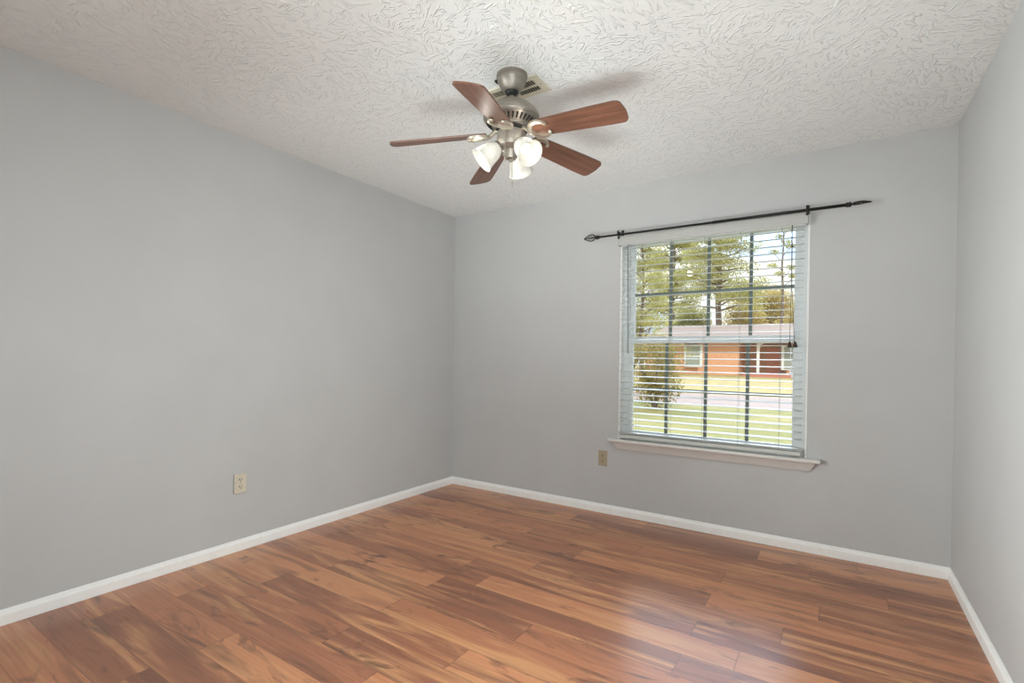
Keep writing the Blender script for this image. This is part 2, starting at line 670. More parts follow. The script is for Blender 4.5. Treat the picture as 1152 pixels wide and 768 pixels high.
bm = B()
box(bm, (-0.12, YB - 0.12, -0.05), (0, 0.12, H + 0.1))
tag(obj('wall_left', bm, M_WALL), kind='structure')
bm = B()
box(bm, (RW, YB - 0.12, -0.05), (RW + 0.12, 0.12, H + 0.1))
tag(obj('wall_right', bm, M_WALL), kind='structure')
bm = B()
box(bm, (0, YB - 0.12, -0.05), (RW, YB, H + 0.1))
tag(obj('wall_front', bm, M_WALL), kind='structure')
bm = B()
for a, b in (((0, 0, -0.05), (OX0, 0.12, H + 0.1)), ((OX1, 0, -0.05), (RW, 0.12, H + 0.1)),
             ((OX0, 0, -0.05), (OX1, 0.12, OZ0 - 0.02)), ((OX0, 0, OZ1), (OX1, 0.12, H + 0.1))):
    box(bm, a, b)
tag(obj('wall_back', bm, M_WALL), kind='structure')
bm = B()
box(bm, (-0.8, YB - 0.8, H + 0.1), (RW + 0.8, 0.6, H + 0.2))
tag(obj('ceiling', bm, M_TRIM), kind='structure')

# baseboards with a stepped top, mitred at the corners
BH, BT = 0.066, 0.014
PROF = [(0.0, 0.001), (BT, 0.001), (BT, 0.044), (BT * 0.85, 0.050), (BT * 0.55, 0.056), (BT * 0.45, 0.062), (BT * 0.25, BH), (0.0, BH)]
bm = B()
sweep(bm, PROF, lambda p: (p[0], -p[0], p[1]), lambda p: (p[0], YB, p[1]), None)
tag(obj('baseboard_left', bm, M_TRIM), kind='structure')
bm = B()
sweep(bm, PROF, lambda p: (p[0], -p[0], p[1]), lambda p: (RW - p[0], -p[0], p[1]), None)
tag(obj('baseboard_back', bm, M_TRIM), kind='structure')
bm = B()
sweep(bm, PROF, lambda p: (RW - p[0], -p[0], p[1]), lambda p: (RW - p[0], YB, p[1]), None)
tag(obj('baseboard_right', bm, M_TRIM), kind='structure')

# ------------------------------------------------------------------ window
win = empty('window_1', ((OX0 + OX1) / 2, 0.07, OZ0))
tag(win, 'white double-hung window with white grilles toned grey-green as if backlit in the grey back wall', 'window', kind='structure')
wl = Vector(win.location)


def wpart(name, mat, boxes, parent=win, bev=0.002, base=wl):
    bm = B()
    for a, b in boxes:
        box(bm, Vector(a) - base, Vector(b) - base, bev)
    return obj(name, bm, mat, parent)


LT = 0.012
wpart('jamb_liner', M_TRIM, [((OX0, -0.004, OZ0), (OX0 + LT, 0.12, OZ1)), ((OX1 - LT, -0.004, OZ0), (OX1, 0.12, OZ1)),
                             ((OX0 + LT, -0.004, OZ1 - LT), (OX1 - LT, 0.12, OZ1))])
FX0, FX1, FZ0, FZ1 = OX0 + LT, OX1 - LT, OZ0 + 0.005, OZ1 - LT
GX0, GX1 = 1.675, 2.715
wpart('frame', M_VINYL, [((FX0, 0.055, FZ0), (FX0 + 0.035, 0.12, FZ1)), ((FX1 - 0.035, 0.055, FZ0), (FX1, 0.12, FZ1)),
                         ((FX0 + 0.035, 0.055, FZ1 - 0.03), (FX1 - 0.035, 0.12, FZ1)), ((FX0 + 0.035, 0.055, FZ0), (FX1 - 0.035, 0.12, FZ0 + 0.02))])


def sash(y, z0, z1, bot, top, mx, mz):
    x0, x1 = FX0 + 0.035, FX1 - 0.035
    s = wpart('sash', M_VINYL, [((x0, y, z0), (GX0, y + 0.03, z1)), ((GX1, y, z0), (x1, y + 0.03, z1)),
                                ((GX0, y, z0), (GX1, y + 0.03, z0 + bot)), ((GX0, y, z1 - top), (GX1, y + 0.03, z1))])
    p = wpart('glass_pane', M_GLASS, [((GX0, y + 0.013, z0 + bot), (GX1, y + 0.017, z1 - top))], s, 0)
    g = [((mm - 0.011, y + 0.006, z0 + bot), (mm + 0.011, y + 0.012, z1 - top)) for mm in mx]
    xs = [GX0] + [v for mm in mx for v in (mm - 0.011, mm + 0.011)] + [GX1]
    for a, b in zip(xs[::2], xs[1::2]):
        g.append(((a, y + 0.006, mz - 0.011), (b, y + 0.012, mz + 0.011)))
    wpart('muntin_grille', M_MUNTIN, g, s, 0.001)
    return s


sash(0.085, 1.285, 2.035, 0.045, 0.03, (1.938, 2.197, 2.463), 1.640)
sash(0.055, 0.600, 1.330, 0.035, 0.05, (1.925, 2.192, 2.455), 0.945)

# window stool and apron
stool = empty('trim_1', (2.2, 0, OZ0))
tag(stool, 'off-white window sill board with sloped apron under the blind', 'window sill', kind='structure')
bm = B()
vs = prism(bm, [(-0.67, -0.062), (0.672, -0.062), (0.672, 0.0), (0.596, 0.0), (0.596, 0.085), (-0.604, 0.085), (-0.604, 0.0), (-0.67, 0.0)], -0.022, 0.0)
bmesh.ops.bevel(bm, geom=[e for e in bm.edges if all(abs(v.co.y + 0.062) < 1e-4 for v in e.verts)], offset=0.007, segments=3, affect='EDGES', profile=0.5)
auto_smooth(obj('stool_board', bm, M_SILL, stool))
bm = B()
# apron: a moulding with raked ends, leaning out to the top
zt, zb = -0.022, -0.078
t = [bm.verts.new(p) for p in ((-0.648, 0, zt), (0.650, 0, zt), (0.650, -0.030, zt), (-0.648, -0.030, zt))]
b_ = [bm.verts.new(p) for p in ((-0.612, 0, zb), (0.618, 0, zb), (0.618, -0.014, zb), (-0.612, -0.014, zb))]
bm.faces.new(t)
bm.faces.new(b_[::-1])
for i in range(4):
    bm.faces.new((t[i], t[(i + 1) % 4], b_[(i + 1) % 4], b_[i]))
obj('apron', bm, M_APRON, stool)

# ------------------------------------------------------------------ ceiling fan
FC = Vector((1.6976, -1.6482, 2.44))
fan = empty('ceiling_fan', FC)
tag(fan, 'five-blade ceiling fan with brown wood blades, pewter motor and three lit glass shades', 'ceiling fan')


def fl(name, mat, prof, parent=fan, n=48, deg=35):
    bm = B()
    lathe(bm, prof, n)
    return auto_smooth(obj(name, bm, mat, parent), deg)


can = fl('canopy', M_NICKEL, [(0.0, 0.0), (0.070, 0.0), (0.070, -0.010), (0.066, -0.013), (0.066, -0.022), (0.064, -0.030), (0.058, -0.044),
                              (0.048, -0.060), (0.040, -0.072), (0.033, -0.076), (0.030, -0.074)])
fl('hanger_ball', M_BLACK, [(0.0, -0.060), (0.030, -0.068), (0.031, -0.076), (0.026, -0.086), (0.017, -0.094), (0.012, -0.094)], can, 32)
bm = B()
box(bm, (-0.088, -0.014, -0.010), (-0.068, 0.012, -0.001), 0.002)
obj('hanger_bracket', bm, M_SLOT, can)
fl('downrod', M_NICKEL, [(0.0125, -0.080), (0.0125, -0.150)], fan, 24)
fl('rod_collar', M_NICKEL, [(0.0125, -0.098), (0.019, -0.100), (0.021, -0.116), (0.024, -0.120), (0.026, -0.124), (0.0125, -0.126)], fan, 32)
motor = fl('motor_housing', M_NICKEL, [(0.013, -0.118), (0.030, -0.119), (0.050, -0.122), (0.060, -0.126), (0.062, -0.131), (0.078, -0.136), (0.090, -0.143), (0.092, -0.149),
                                       (0.104, -0.156), (0.114, -0.165), (0.116, -0.170), (0.122, -0.176), (0.127, -0.186), (0.128, -0.196), (0.124, -0.203),
                                       (0.121, -0.205), (0.121, -0.208), (0.080, -0.236), (0.078, -0.240), (0.078, -0.246), (0.0, -0.246)], fan, 64, 25)
bm = B()
for k in range(34):
    a = 2 * math.pi * k / 34
    r0, r1, z0, z1 = 0.090, 0.113, -0.2315, -0.2155
    d = Vector((math.cos(a), math.sin(a), 0))
    t = Vector((-math.sin(a), math.cos(a), 0))
    nrm = (d * 0.57 + Vector((0, 0, -0.82))) * 0.0012
    q = [d * r0 + t * 0.0030 + Vector((0, 0, z0)), d * r1 + t * 0.0040 + Vector((0, 0, z1)), d * r1 - t * 0.0040 + Vector((0, 0, z1)), d * r0 - t * 0.0030 + Vector((0, 0, z0))]
    lo = [bm.verts.new(p - nrm) for p in q]
    hi = [bm.verts.new(p + nrm) for p in q]
    bm.faces.new(hi)
    for i in range(4):
        bm.faces.new((lo[i], lo[(i + 1) % 4], hi[(i + 1) % 4], hi[i]))
obj('vent_slots', bm, M_SLOT, motor)
fl('blade_flywheel', M_SLOT, [(0.0, -0.246), (0.070, -0.246), (0.070, -0.256), (0.0, -0.256)], fan)
fl('switch_housing', M_NICKEL, [(0.0, -0.256), (0.060, -0.256), (0.064, -0.260), (0.064, -0.312), (0.060, -0.324), (0.046, -0.334), (0.034, -0.340),
                                (0.032, -0.362), (0.024, -0.376), (0.010, -0.382), (0.009, -0.388), (0.0, -0.392)], fan)

TX, TY = 0.0128, 0.0224
DROOP = -0.0953
BZ = 2.1288 - DROOP * 0.5461 - FC.z
PITCHB = -0.2618
AZ0 = 3.7433


def blade_outline():
    pts = []
    # half widths along the blade; squared root, softly rounded outer corners
    r0, r1 = 0.118, 0.5485
    def hw(r): return 0.0485 + (0.0625 - 0.0485) * min(1, (r - r0) / 0.33)
    top = []
    for r in (r0 + 0.004, r0 + 0.02, 0.18, 0.24, 0.30, 0.36, 0.42, 0.48):
        top.append((r, hw(r)))
    cr = 0.026
    for i in range(7):
        a = math.pi / 2 * (1 - i / 6)
        top.append((r1 - 0.004 - cr + math.cos(a) * cr, 0.0625 - cr + math.sin(a) * cr))
    tip = [(r1, 0.012), (r1 + 0.001, 0.0)]
    half = [(r0 - 0.006, 0.0), (r0 - 0.004, 0.03)] + top + tip
    return half + [(x, -y) for x, y in half[1:-1]][::-1]


def c_scroll(bm):
    """crescent clasp that grips the blade root, opening outward, with curled tips"""
    cx, ro = 0.158, 0.047
    path = []
    n = 30
    for i in range(n + 1):
        a = math.radians(38) + (math.radians(322) - math.radians(38)) * i / n
        path.append((cx + math.cos(a) * ro, math.sin(a) * ro, i / n))
    rows = []
    for i, (x, y, t_) in enumerate(path):
        w = 0.0055 + 0.0075 * math.sin(math.pi * t_)
        dx, dy = (x - cx) / ro, y / ro
        rows.append([(x - dx * w * 0.8, y - dy * w * 0.8), (x + dx * w, y + dy * w)])
    for z in (0,):
        lo = [[bm.verts.new((p[0], p[1], -0.0145)) for p in r] for r in rows]
        hi = [[bm.verts.new((p[0], p[1], -0.0042)) for p in r] for r in rows]
        mid = [bm.verts.new(((r[0][0] + r[1][0]) / 2, (r[0][1] + r[1][1]) / 2, -0.0175)) for r in rows]
        for i in range(n):
            bm.faces.new((lo[i][0], lo[i + 1][0], mid[i + 1], mid[i]))
            bm.faces.new((mid[i], mid[i + 1], lo[i + 1][1], lo[i][1]))
            bm.faces.new((hi[i][0], hi[i][1], hi[i + 1][1], hi[i + 1][0]))
            bm.faces.new((lo[i][0], hi[i][0], hi[i + 1][0], lo[i + 1][0]))
            bm.faces.new((lo[i][1], lo[i + 1][1], hi[i + 1][1], hi[i][1]))
        for i in (0, n):
            bm.faces.new((lo[i][0], mid[i], lo[i][1], hi[i][1], hi[i][0]))
    for i in (0, n):
        x, y, _ = path[i]
        sphere(bm, (x - 0.002, y * 0.93, -0.010), 0.0095, 12, 1, 1, 0.7)


for k in range(5):
    a = AZ0 + k * 2 * math.pi / 5
    d = Vector((math.cos(a), math.sin(a), 0))
    t = Vector((-math.sin(a), math.cos(a), 0))
    X = (d + Vector((0, 0, TX * d.x + TY * d.y + DROOP))).normalized()
    Y0 = t * math.cos(PITCHB) + Vector((0, 0, math.sin(PITCHB) + TX * t.x + TY * t.y))
    Y = (Y0 - X * Y0.dot(X)).normalized()
    Z = X.cross(Y)
    MT = Matrix((X, Y, Z)).transposed().to_4x4()
    MT.translation = Vector((0, 0, BZ))
    bm = B()
    prism(bm, blade_outline(), -0.004, 0.003)
    bl = obj('blade', bm, M_BLADE, fan)
    bl.matrix_local = MT
    bm = B()
    c_scroll(bm)
    # neck from the motor flywheel down to the crescent
    inv = MT.inverted()
    p0 = inv @ (d * 0.056 + Vector((0, 0, -0.251)))
    p1 = inv @ (d * 0.076 + Vector((0, 0, -0.256)))
    p2 = Vector((0.098, 0, -0.009))
    p3 = Vector((0.114, 0, -0.0105))
    vs = tube(bm, [p0, p1, p2, p3], [0.010, 0.009, 0.0085, 0.011], 10)
    for v in vs:
        v.co.y *= 1.35
    ir = auto_smooth(obj('blade_iron', bm, M_IRON, fan), 50)
    ir.matrix_local = MT

# lamp shades on short arms
cr_, cf_ = Vector((math.cos(YAW), -math.sin(YAW), 0)), Vector((math.sin(YAW), math.cos(YAW), 0))
SH = [(0.0255, 0.0), (0.0285, 0.004), (0.0330, 0.012), (0.0400, 0.026), (0.0445, 0.042), (0.0470, 0.060), (0.0500, 0.078), (0.0555, 0.094), (0.0600, 0.103),
      (0.0585, 0.1035), (0.0535, 0.094), (0.0480, 0.078), (0.0450, 0.060), (0.0425, 0.042), (0.0380, 0.026), (0.0310, 0.012), (0.0265, 0.005)]
for ang in (-51, -171, 69):
    a = math.radians(ang)
    hd = (cr_ * math.cos(a) + cf_ * math.sin(a)).normalized()
    ax = (hd * 0.74 + Vector((0, 0, -0.67))).normalized()
    neck = hd * 0.058 + Vector((0, 0, -0.325))
    bm = B()
    tube(bm, [hd * 0.022 + Vector((0, 0, -0.350)), hd * 0.042 + Vector((0, 0, -0.340)), neck - ax * 0.008], 0.009, 12)
    lathe(bm, [(0.0, -0.012), (0.018, -0.012), (0.024, -0.006), (0.0285, 0.0), (0.0300, 0.012), (0.0270, 0.012)], 28, ax, neck)
    arm = auto_smooth(obj('light_arm', bm, M_NICKEL, fan))
    bm = B()
    lathe(bm, SH, 40, ax, neck)
    sh = obj('lamp_shade', bm, M_SHADE, fan, smooth=True)
    bm = B()
    lathe(bm, [(0.0, 0.004), (0.012, 0.006), (0.013, 0.028), (0.020, 0.045), (0.025, 0.060), (0.023, 0.072), (0.014, 0.082), (0.0, 0.085)], 24, ax, neck)
    obj('bulb', bm, M_BULB, sh, smooth=True)
    # the light each shade throws out of its mouth
    lp = light('bulb_light', 'SPOT', neck + ax * 0.108, E_BULB, (1.0, 0.95, 0.87), shadow_soft_size=0.03,
               spot_size=math.radians(165), spot_blend=0.5)
    lp.rotation_euler = ax.to_track_quat('-Z', 'Y').to_euler()
    lp.parent = fan
    # and the glow that passes up through the frosted glass
    gp = light('glass_glow_light', 'POINT', neck + ax * 0.060 + (Vector((0, 0, 1)) - ax * ax.z).normalized() * 0.066, E_BULB * 0.05,
               (1.0, 0.95, 0.87), shadow_soft_size=0.02)
    gp.parent = fan


def chain(x, z0, z1, name='pull_chain'):
    bm = B()
    o = cr_ * x[0] + cf_ * x[1]
    z = z0
    tube(bm, [o + Vector((0, 0, z0)), o + Vector((0, 0, z1))], 0.0015, 6)
    while z > z1:
        sphere(bm, o + Vector((0, 0, z)), 0.0023, 6)
        z -= 0.006
    lathe(bm, [(0.0, 0.0), (0.003, -0.003), (0.0045, -0.012), (0.003, -0.022), (0.0, -0.024)], 10, None, o + Vector((0, 0, z1)))
    return obj(name, bm, M_IRON, fan)


chain((-0.026, -0.066), -0.285, -0.390)
chain((0.006, -0.02), -0.365, -0.485)

# ------------------------------------------------------------------ ceiling register
vent = empty('ceiling_vent', (1.643, -1.530, H))
tag(vent, 'cream metal air register on the ceiling behind the fan canopy', 'vent')
bm = B()
hx, hy = 0.153, 0.075
ix, iy = 0.118, 0.046
for a, b in (((-hx, -hy, -0.006), (hx, -iy, 0)), ((-hx, iy, -0.006), (hx, hy, 0)), ((-hx, -iy, -0.006), (-ix, iy, 0)), ((ix, -iy, -0.006), (hx, iy, 0))):
    box(bm, a, b, 0.0015)
box(bm, (-0.006, -iy, -0.008), (0.006, iy, -0.001))
box(bm, (-ix, -0.004, -0.0085), (-0.006, 0.004, -0.001))
box(bm, (0.006, -0.004, -0.0085), (ix, 0.004, -0.001))
obj('face_plate', bm, M_VENT, vent)
bm = B()
box(bm, (-ix, -iy, -0.0008), (ix, iy, -0.0002))
obj('duct_opening', bm, M_SLOT, vent)
for s in (-1, 1):
    for j in range(9):
        x = s * (0.016 + j * 0.0118)
        bm = B()
        dx = 0.0018 if s < 0 else 0.0065
        for ya, yb in ((-iy, -0.004), (0.004, iy)):
            vs = box(bm, (x - 0.0012, ya, -0.0075), (x + 0.0012, yb, -0.001))
            for v in vs:
                if v.co.z < -0.004: v.co.x += dx
        obj('louver', bm, M_VENT, vent)
for x in (-0.136, 0.136):
    bm = B()
    sphere(bm, (x, 0, -0.006), 0.004, 10, 1, 1, 0.5)
    obj('screw', bm, M_NICKEL, vent)

# ------------------------------------------------------------------ venetian blind
BX0, BX1 = 1.612, 2.771
YC = -0.022
blind = empty('window_blind', (2.19, YC, 2.09))
tag(blind, 'white wooden venetian blind with open slats hanging in front of the window', 'blind')
bb = Vector(blind.location)


def bpart(name, mat, boxes, bev=0.0, parent=blind):
    bm = B()
    for a, b in boxes:
        box(bm, Vector(a) - bb, Vector(b) - bb, bev)
    return obj(name, bm, mat, parent)


bpart('valance', M_VALANCE, [((1.592, -0.062, 1.993), (2.790, -0.052, 2.058)), ((1.592, -0.052, 1.993), (1.600, 0.0, 2.058)), ((2.782, -0.052, 1.993), (2.790, -0.005, 2.058))], 0.002)
bpart('head_rail', M_VINYL, [((1.614, -0.048, 1.99), (2.774, -0.002, 2.035))], 0.002)


def slat_mesh(z, tilt=math.radians(4), th=0.0028, wd=0.050):
    bm = B()
    n = 6
    rows = []
    for i in range(n + 1):
        s = -1 + 2 * i / n
        y = s * wd / 2
        zz = (1 - s * s) * 0.0012
        yy = y * math.cos(tilt) - zz * math.sin(tilt)
        z2 = y * math.sin(tilt) + zz * math.cos(tilt)
        rows.append([bm.verts.new((x - bb.x, yy, z2 + dz + z - bb.z)) for x in (BX0, BX1) for dz in (-th / 2, th / 2)])
    for a, b in zip(rows, rows[1:]):
        bm.faces.new((a[0], a[2], b[2], b[0]))
        bm.faces.new((a[1], b[1], b[3], a[3]))
        bm.faces.new((a[0], b[0], b[1], a[1]))
        bm.faces.new((a[2], a[3], b[3], b[2]))
    for r in (rows[0], rows[-1]):
        bm.faces.new((r[0], r[1], r[3], r[2]))
    return bm


z = 1.968
zs = []
while z > 0.655:
    zs.append(z)
    z -= 0.0443
for z in zs:
    obj('slat', slat_mesh(z), M_SLAT, blind)
for i in range(3):
    obj('slat', slat_mesh(0.618 + i * 0.0052, 0), M_SLAT, blind)
bpart('bottom_rail', M_SLAT, [((BX0, YC - 0.026, 0.588), (BX1, YC + 0.026, 0.612))], 0.004)
for x in (1.745, 1.975, 2.195, 2.415, 2.650):
    bm = B()
    for y in (YC - 0.0275, YC + 0.0275):
        tube(bm, [Vector((x, y, 1.992)) - bb, Vector((x, y, 0.613)) - bb], 0.0009, 6)
    obj('ladder_cord', bm, M_CORD, blind)
bm = B()
tube(bm, [Vector((1.668, -0.056, 2.0)) - bb, Vector((1.668, -0.058, 1.97)) - bb], 0.002, 8)
tube(bm, [Vector((1.668, -0.058, 1.972)) - bb, Vector((1.680, -0.060, 1.205)) - bb], 0.0042, 8)
obj('tilt_wand', bm, M_WAND, blind)
bm = B()
for dx in (-0.003, 0.003):
    tube(bm, [Vector((2.706 + dx * 0.5, -0.056, 1.995)) - bb, Vector((2.709 + dx * 0.6, -0.060, 1.6)) - bb, Vector((2.716 + dx * 4.2, -0.062, 1.280)) - bb], 0.0016, 6)
sphere(bm, Vector((2.712, -0.061, 1.86)) - bb, 0.0055, 10)
cord = obj('pull_cord', bm, M_DCORD, blind)
tag(cord, 'dark lift cord')
for dx in (-0.0125, 0.0165):
    bm = B()
    lathe(bm, [(0.0, 0.0), (0.005, -0.002), (0.008, -0.012), (0.0135, -0.030), (0.0125, -0.036), (0.0, -0.038)], 16, None, Vector((2.716 + dx, -0.062, 1.284)) - bb)
    auto_smooth(obj('tassel', bm, M_TASSEL, cord))
bm = B()
pts = [(2.714, 1.25), (2.706, 1.235), (2.716, 1.205), (2.725, 1.222), (2.714, 1.24), (2.708, 1.19), (2.722, 1.15), (2.712, 1.125), (2.724, 1.10)]
tube(bm, [Vector((x, -0.062, z)) - bb for x, z in pts], 0.0022, 6)
for (x, z) in ((2.712, 1.10), (2.722, 1.085)):
    lathe(bm, [(0.0, 0.02), (0.004, 0.018), (0.010, 0.0), (0.009, -0.020), (0.0, -0.022)], 12, None, Vector((x, -0.064, z)) - bb)
tag(obj('lift_cord_loop', bm, M_VINYL, cord), 'white knotted cord end')

# ------------------------------------------------------------------ curtain rod
RY, RZ = -0.085, 2.066
rod = empty('curtain_rod', (2.2, RY, RZ))
tag(rod, 'black iron curtain rod with leaf finials above the window blind', 'curtain rod')
rb = Vector(rod.location)
bm = B()
tube(bm, [Vector((1.43, RY, RZ)) - rb, Vector((2.30, RY, RZ)) - rb], 0.0072, 14)
obj('inner_rod', bm, M_ROD, rod, smooth=True)
bm = B()
tube(bm, [Vector((2.25, RY, RZ)) - rb, Vector((2.985, RY, RZ)) - rb], 0.0092, 14)
obj('outer_rod', bm, M_ROD, rod, smooth=True)


def finial(x, s, roll):
    """collar, short neck and an openwork leaf pointing along s"""
    bm = B()
    R = Matrix.Rotation(roll, 3, 'X')
    o = Vector((x, RY, RZ)) - rb
    lathe(bm, [(0.0, -0.004), (0.012, -0.003), (0.015, 0.004), (0.012, 0.010), (0.016, 0.016), (0.013, 0.024), (0.006, 0.028)], 16, (s, 0, 0), o)
    L = 0.095
    def P(u, w, bulge=0.0):
        return o + R @ Vector((s * (0.026 + u * L), w, bulge))
    for sg in (-1, 1):
        edge = [P(u, sg * 0.026 * math.sin(math.pi * min(1, u ** 0.62)), 0.004 * math.sin(math.pi * u)) for u in [i / 12 for i in range(13)]]
        tube(bm, edge, [0.0032] * 12 + [0.0014], 7)
        for u in (0.14, 0.32, 0.5, 0.68):
            w = sg * 0.026 * math.sin(math.pi * min(1, (u + 0.12) ** 0.62))
            tube(bm, [P(u - 0.1, 0, 0.003), P(u + 0.03, w * 0.55, 0.007), P(u + 0.12, w, 0.002)], 0.0023, 6)
    tube(bm, [P(-0.05, 0), P(0.5, 0, 0.005), P(1.02, 0)], [0.0042, 0.0034, 0.0012], 7)
    return obj('finial', bm, M_ROD, rod, smooth=True)


finial(1.452, -1, math.radians(78))
finial(2.978, 1, math.radians(32))
for x in (1.606, 2.785):
    bm = B()
    o = Vector((x, 0, RZ)) - rb
    box(bm, o + Vector((-0.009, -0.004, -0.004)), o + Vector((0.009, -0.0005, 0.050)), 0.001)
    tube(bm, [o + Vector((0, -0.003, 0.018)), o + Vector((0, RY + 0.012, 0.018))], 0.005, 8)
    for i in range(9):
        pass
    arc = [o + Vector((0, RY + 0.013 * math.cos(a), 0.013 * math.sin(a) )) for a in [math.radians(200 + i * 20) for i in range(9)]]
    tube(bm, arc, 0.0042, 8)
    box(bm, o + Vector((-0.006, RY - 0.016, -0.006)), o + Vector((0.006, RY - 0.010, 0.026)), 0.001)
    box(bm, o + Vector((-0.006, RY + 0.010, -0.006)), o + Vector((0.006, RY + 0.016, 0.020)), 0.001)
    sphere(bm, o + Vector((0, RY, -0.024)), 0.008, 10)
    auto_smooth(obj('bracket', bm, M_ROD, rod))


# ------------------------------------------------------------------ outlets
def outlet(loc, rotz, label, mp, depth):
    o = empty('wall_outlet', loc, (0, 0, rotz))
    tag(o, label, 'outlet')
    bm = B()
    box(bm, (-0.036, -depth, -0.058), (0.036, -depth + 0.005, 0.058), 0.002)
    obj('cover_plate', bm, mp, o)
    if depth > 0.007:
        bm = B()
        box(bm, (-0.034, -depth + 0.005, -0.056), (0.034, -0.0005, 0.056))  # added dark block: shade behind the cover put into its colour
        tag(obj('cover_gap_shade', bm, M_SLOT, o), 'dark block painted as the shade behind the cover')
    for sz in (0.0205, -0.0205):
        bm = B()
        pts = []
        for i in range(24):
            a = 2 * math.pi * i / 24
            pts.append((0.0165 * math.cos(a), max(-0.0125, min(0.0125, 0.0165 * math.sin(a)))))
        vs = prism(bm, pts, 0, 0.0022)
        for v in vs:
            v.co = Vector((v.co.x, -depth - v.co.z + 0.0002, v.co.y + sz))
        r = obj('receptacle', bm, mp, o)
        bm = B()
        for dx, w, h in ((-0.0066, 0.0030, 0.0095), (0.0066, 0.0028, 0.0080)):
            box(bm, (dx - w / 2 - 0.0004, -depth - 0.0027, sz + 0.0025 - h / 2 + 0.001), (dx + w / 2 + 0.0004, -depth - 0.0018, sz + 0.0025 + h / 2 + 0.001))
        vs = prism(bm, [(0.0032 * math.cos(2 * math.pi * i / 12), 0.0032 * math.sin(2 * math.pi * i / 12)) for i in range(12)], 0.0018, 0.0027)
        for v in vs:
            v.co = Vector((v.co.x, -depth - v.co.z, v.co.y + sz - 0.0075))
        tag(obj('slot', bm, M_HOLE, r), 'dark plug slots')
    bm = B()
    sphere(bm, (0, -depth - 0.0002, 0), 0.0032, 10, 1, 0.5, 1)
    obj('screw', bm, M_NICKEL, o)
    return o


outlet((0.0, -1.951, 0.400), math.radians(90), 'almond duplex outlet low on the long left wall', M_BEIGE, 0.012)
outlet((1.474, 0.0, 0.412), 0.0, 'tan duplex outlet on the back wall left of the window sill', M_BEIGE_D, 0.006)

# ------------------------------------------------------------------ outside: yard, street, house, trees
GZ = -0.45


def gz(y):
    return GZ if y < 21 else GZ + min(1, (y - 21) / 19) * 0.42


bm = B()
ys = [0.13, 3, 6, 9, 12, 15.2]
prev = None
for y in ys:
    row = [bm.verts.new((x, y, GZ)) for x in (-60, -30, -10, 0, 10, 30)]
    if prev:
        for i in range(5): bm.faces.new((prev[i], prev[i + 1], row[i + 1], row[i]))
    prev = row
tag(obj('ground_yard', bm, M_LAWN), 'green and straw lawn between the window and the road', 'lawn', kind='structure')
bm = B()
prev = None
for y in (21.2, 28, 34, 40, 60, 120):
    row = [bm.verts.new((x, y, gz(y))) for x in (-120, -30, -10, 0, 10, 80)]
    if prev:
        for i in range(5): bm.faces.new((prev[i], prev[i + 1], row[i + 1], row[i]))
    prev = row
M_STRAW = plain('straw_lawn', (184, 164, 106), 0.95, var=0.18, scale=2.5)
tag(obj('ground_far_yard', bm, M_STRAW), 'straw-coloured lawn across the road in front of the house', 'lawn', kind='structure')
bm = B()
box(bm, (-60, 15.2, GZ - 0.1), (40, 21.2, GZ + 0.01))
tag(obj('ground_road', bm, M_ROAD), 'pale road crossing the view outside', 'road', kind='structure')

# brick house across the road
HY = 40.0
hz = gz(HY)
house = empty('house', (-3.5, HY, hz))
tag(house, 'orange brick house with a pale roof across the road, seen through the blind', 'house')
hb = Vector(house.location)


def hpart(name, mat, boxes, parent=house, bev=0.0):
    bm = B()
    for a, b in boxes:
        box(bm, Vector(a) - hb, Vector(b) - hb, bev)
    return obj(name, bm, mat, parent)


hpart('brick_wall', M_BRICK, [((-6.9, HY, hz), (-3.7, HY + 8, hz + 2.9)), ((-11.5, HY + 0.3, hz), (-6.9, HY + 8, hz + 2.9)), ((-0.4, HY + 0.6, hz), (6.5, HY + 8, hz + 2.9))])
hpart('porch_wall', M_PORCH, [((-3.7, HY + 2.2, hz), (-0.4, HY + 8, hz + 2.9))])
w = hpart('window', M_WHITE, [((-8.0, HY + 0.2, hz + 0.6), (-6.5, HY - 0.06, hz + 2.5))])
hpart('window_pane', M_SIDING, [((-7.85, HY - 0.10, hz + 0.7), (-6.72, HY - 0.05, hz + 1.45)), ((-7.85, HY - 0.10, hz + 1.58), (-6.72, HY - 0.05, hz + 2.4))], w)
w = hpart('window', M_WHITE, [((-0.75, HY + 0.5, hz + 0.5), (0.9, HY + 0.62, hz + 2.4))])
hpart('window_pane', M_SIDING, [((-0.55, HY + 0.46, hz + 0.6), (0.75, HY + 0.52, hz + 2.3))], w)
hpart('front_door', M_DOORRED, [((-1.95, HY + 2.1, hz + 0.1), (-0.95, HY + 2.2, hz + 2.2))])
bm = B()
box(bm, Vector((-2.42, HY - 0.1, hz)) - hb, Vector((-2.22, HY + 0.1, hz + 2.7)) - hb)
tube(bm, [Vector((-2.32, HY, hz + 2.1)) - hb, Vector((-2.15, HY, hz + 2.5)) - hb, Vector((-1.85, HY, hz + 2.75)) - hb], 0.08, 8)
obj('porch_post', bm, M_WHITE, house)
bm = B()
x0, x1 = -12.2, 7.2
pr = [(HY - 0.8, hz + 2.75), (HY + 4, hz + 4.35), (HY + 8.8, hz + 2.75), (HY + 8.8, hz + 2.60), (HY - 0.8, hz + 2.60)]
A = [bm.verts.new(Vector((x0 + (1.6 if i == 1 else 0), y, z)) - hb) for i, (y, z) in enumerate(pr)]
Bv = [bm.verts.new(Vector((x1, y, z)) - hb) for y, z in pr]
for i in range(5):
    bm.faces.new((A[i], A[(i + 1) % 5], Bv[(i + 1) % 5], Bv[i]))
bm.faces.new(A)
bm.faces.new(Bv)
obj('roof', bm, M_ROOF, house)
bm = B()
box(bm, Vector((-3.2, HY - 1.6, hz - 0.05)) - hb, Vector((2.5, HY - 1.2, hz + 0.16)) - hb)
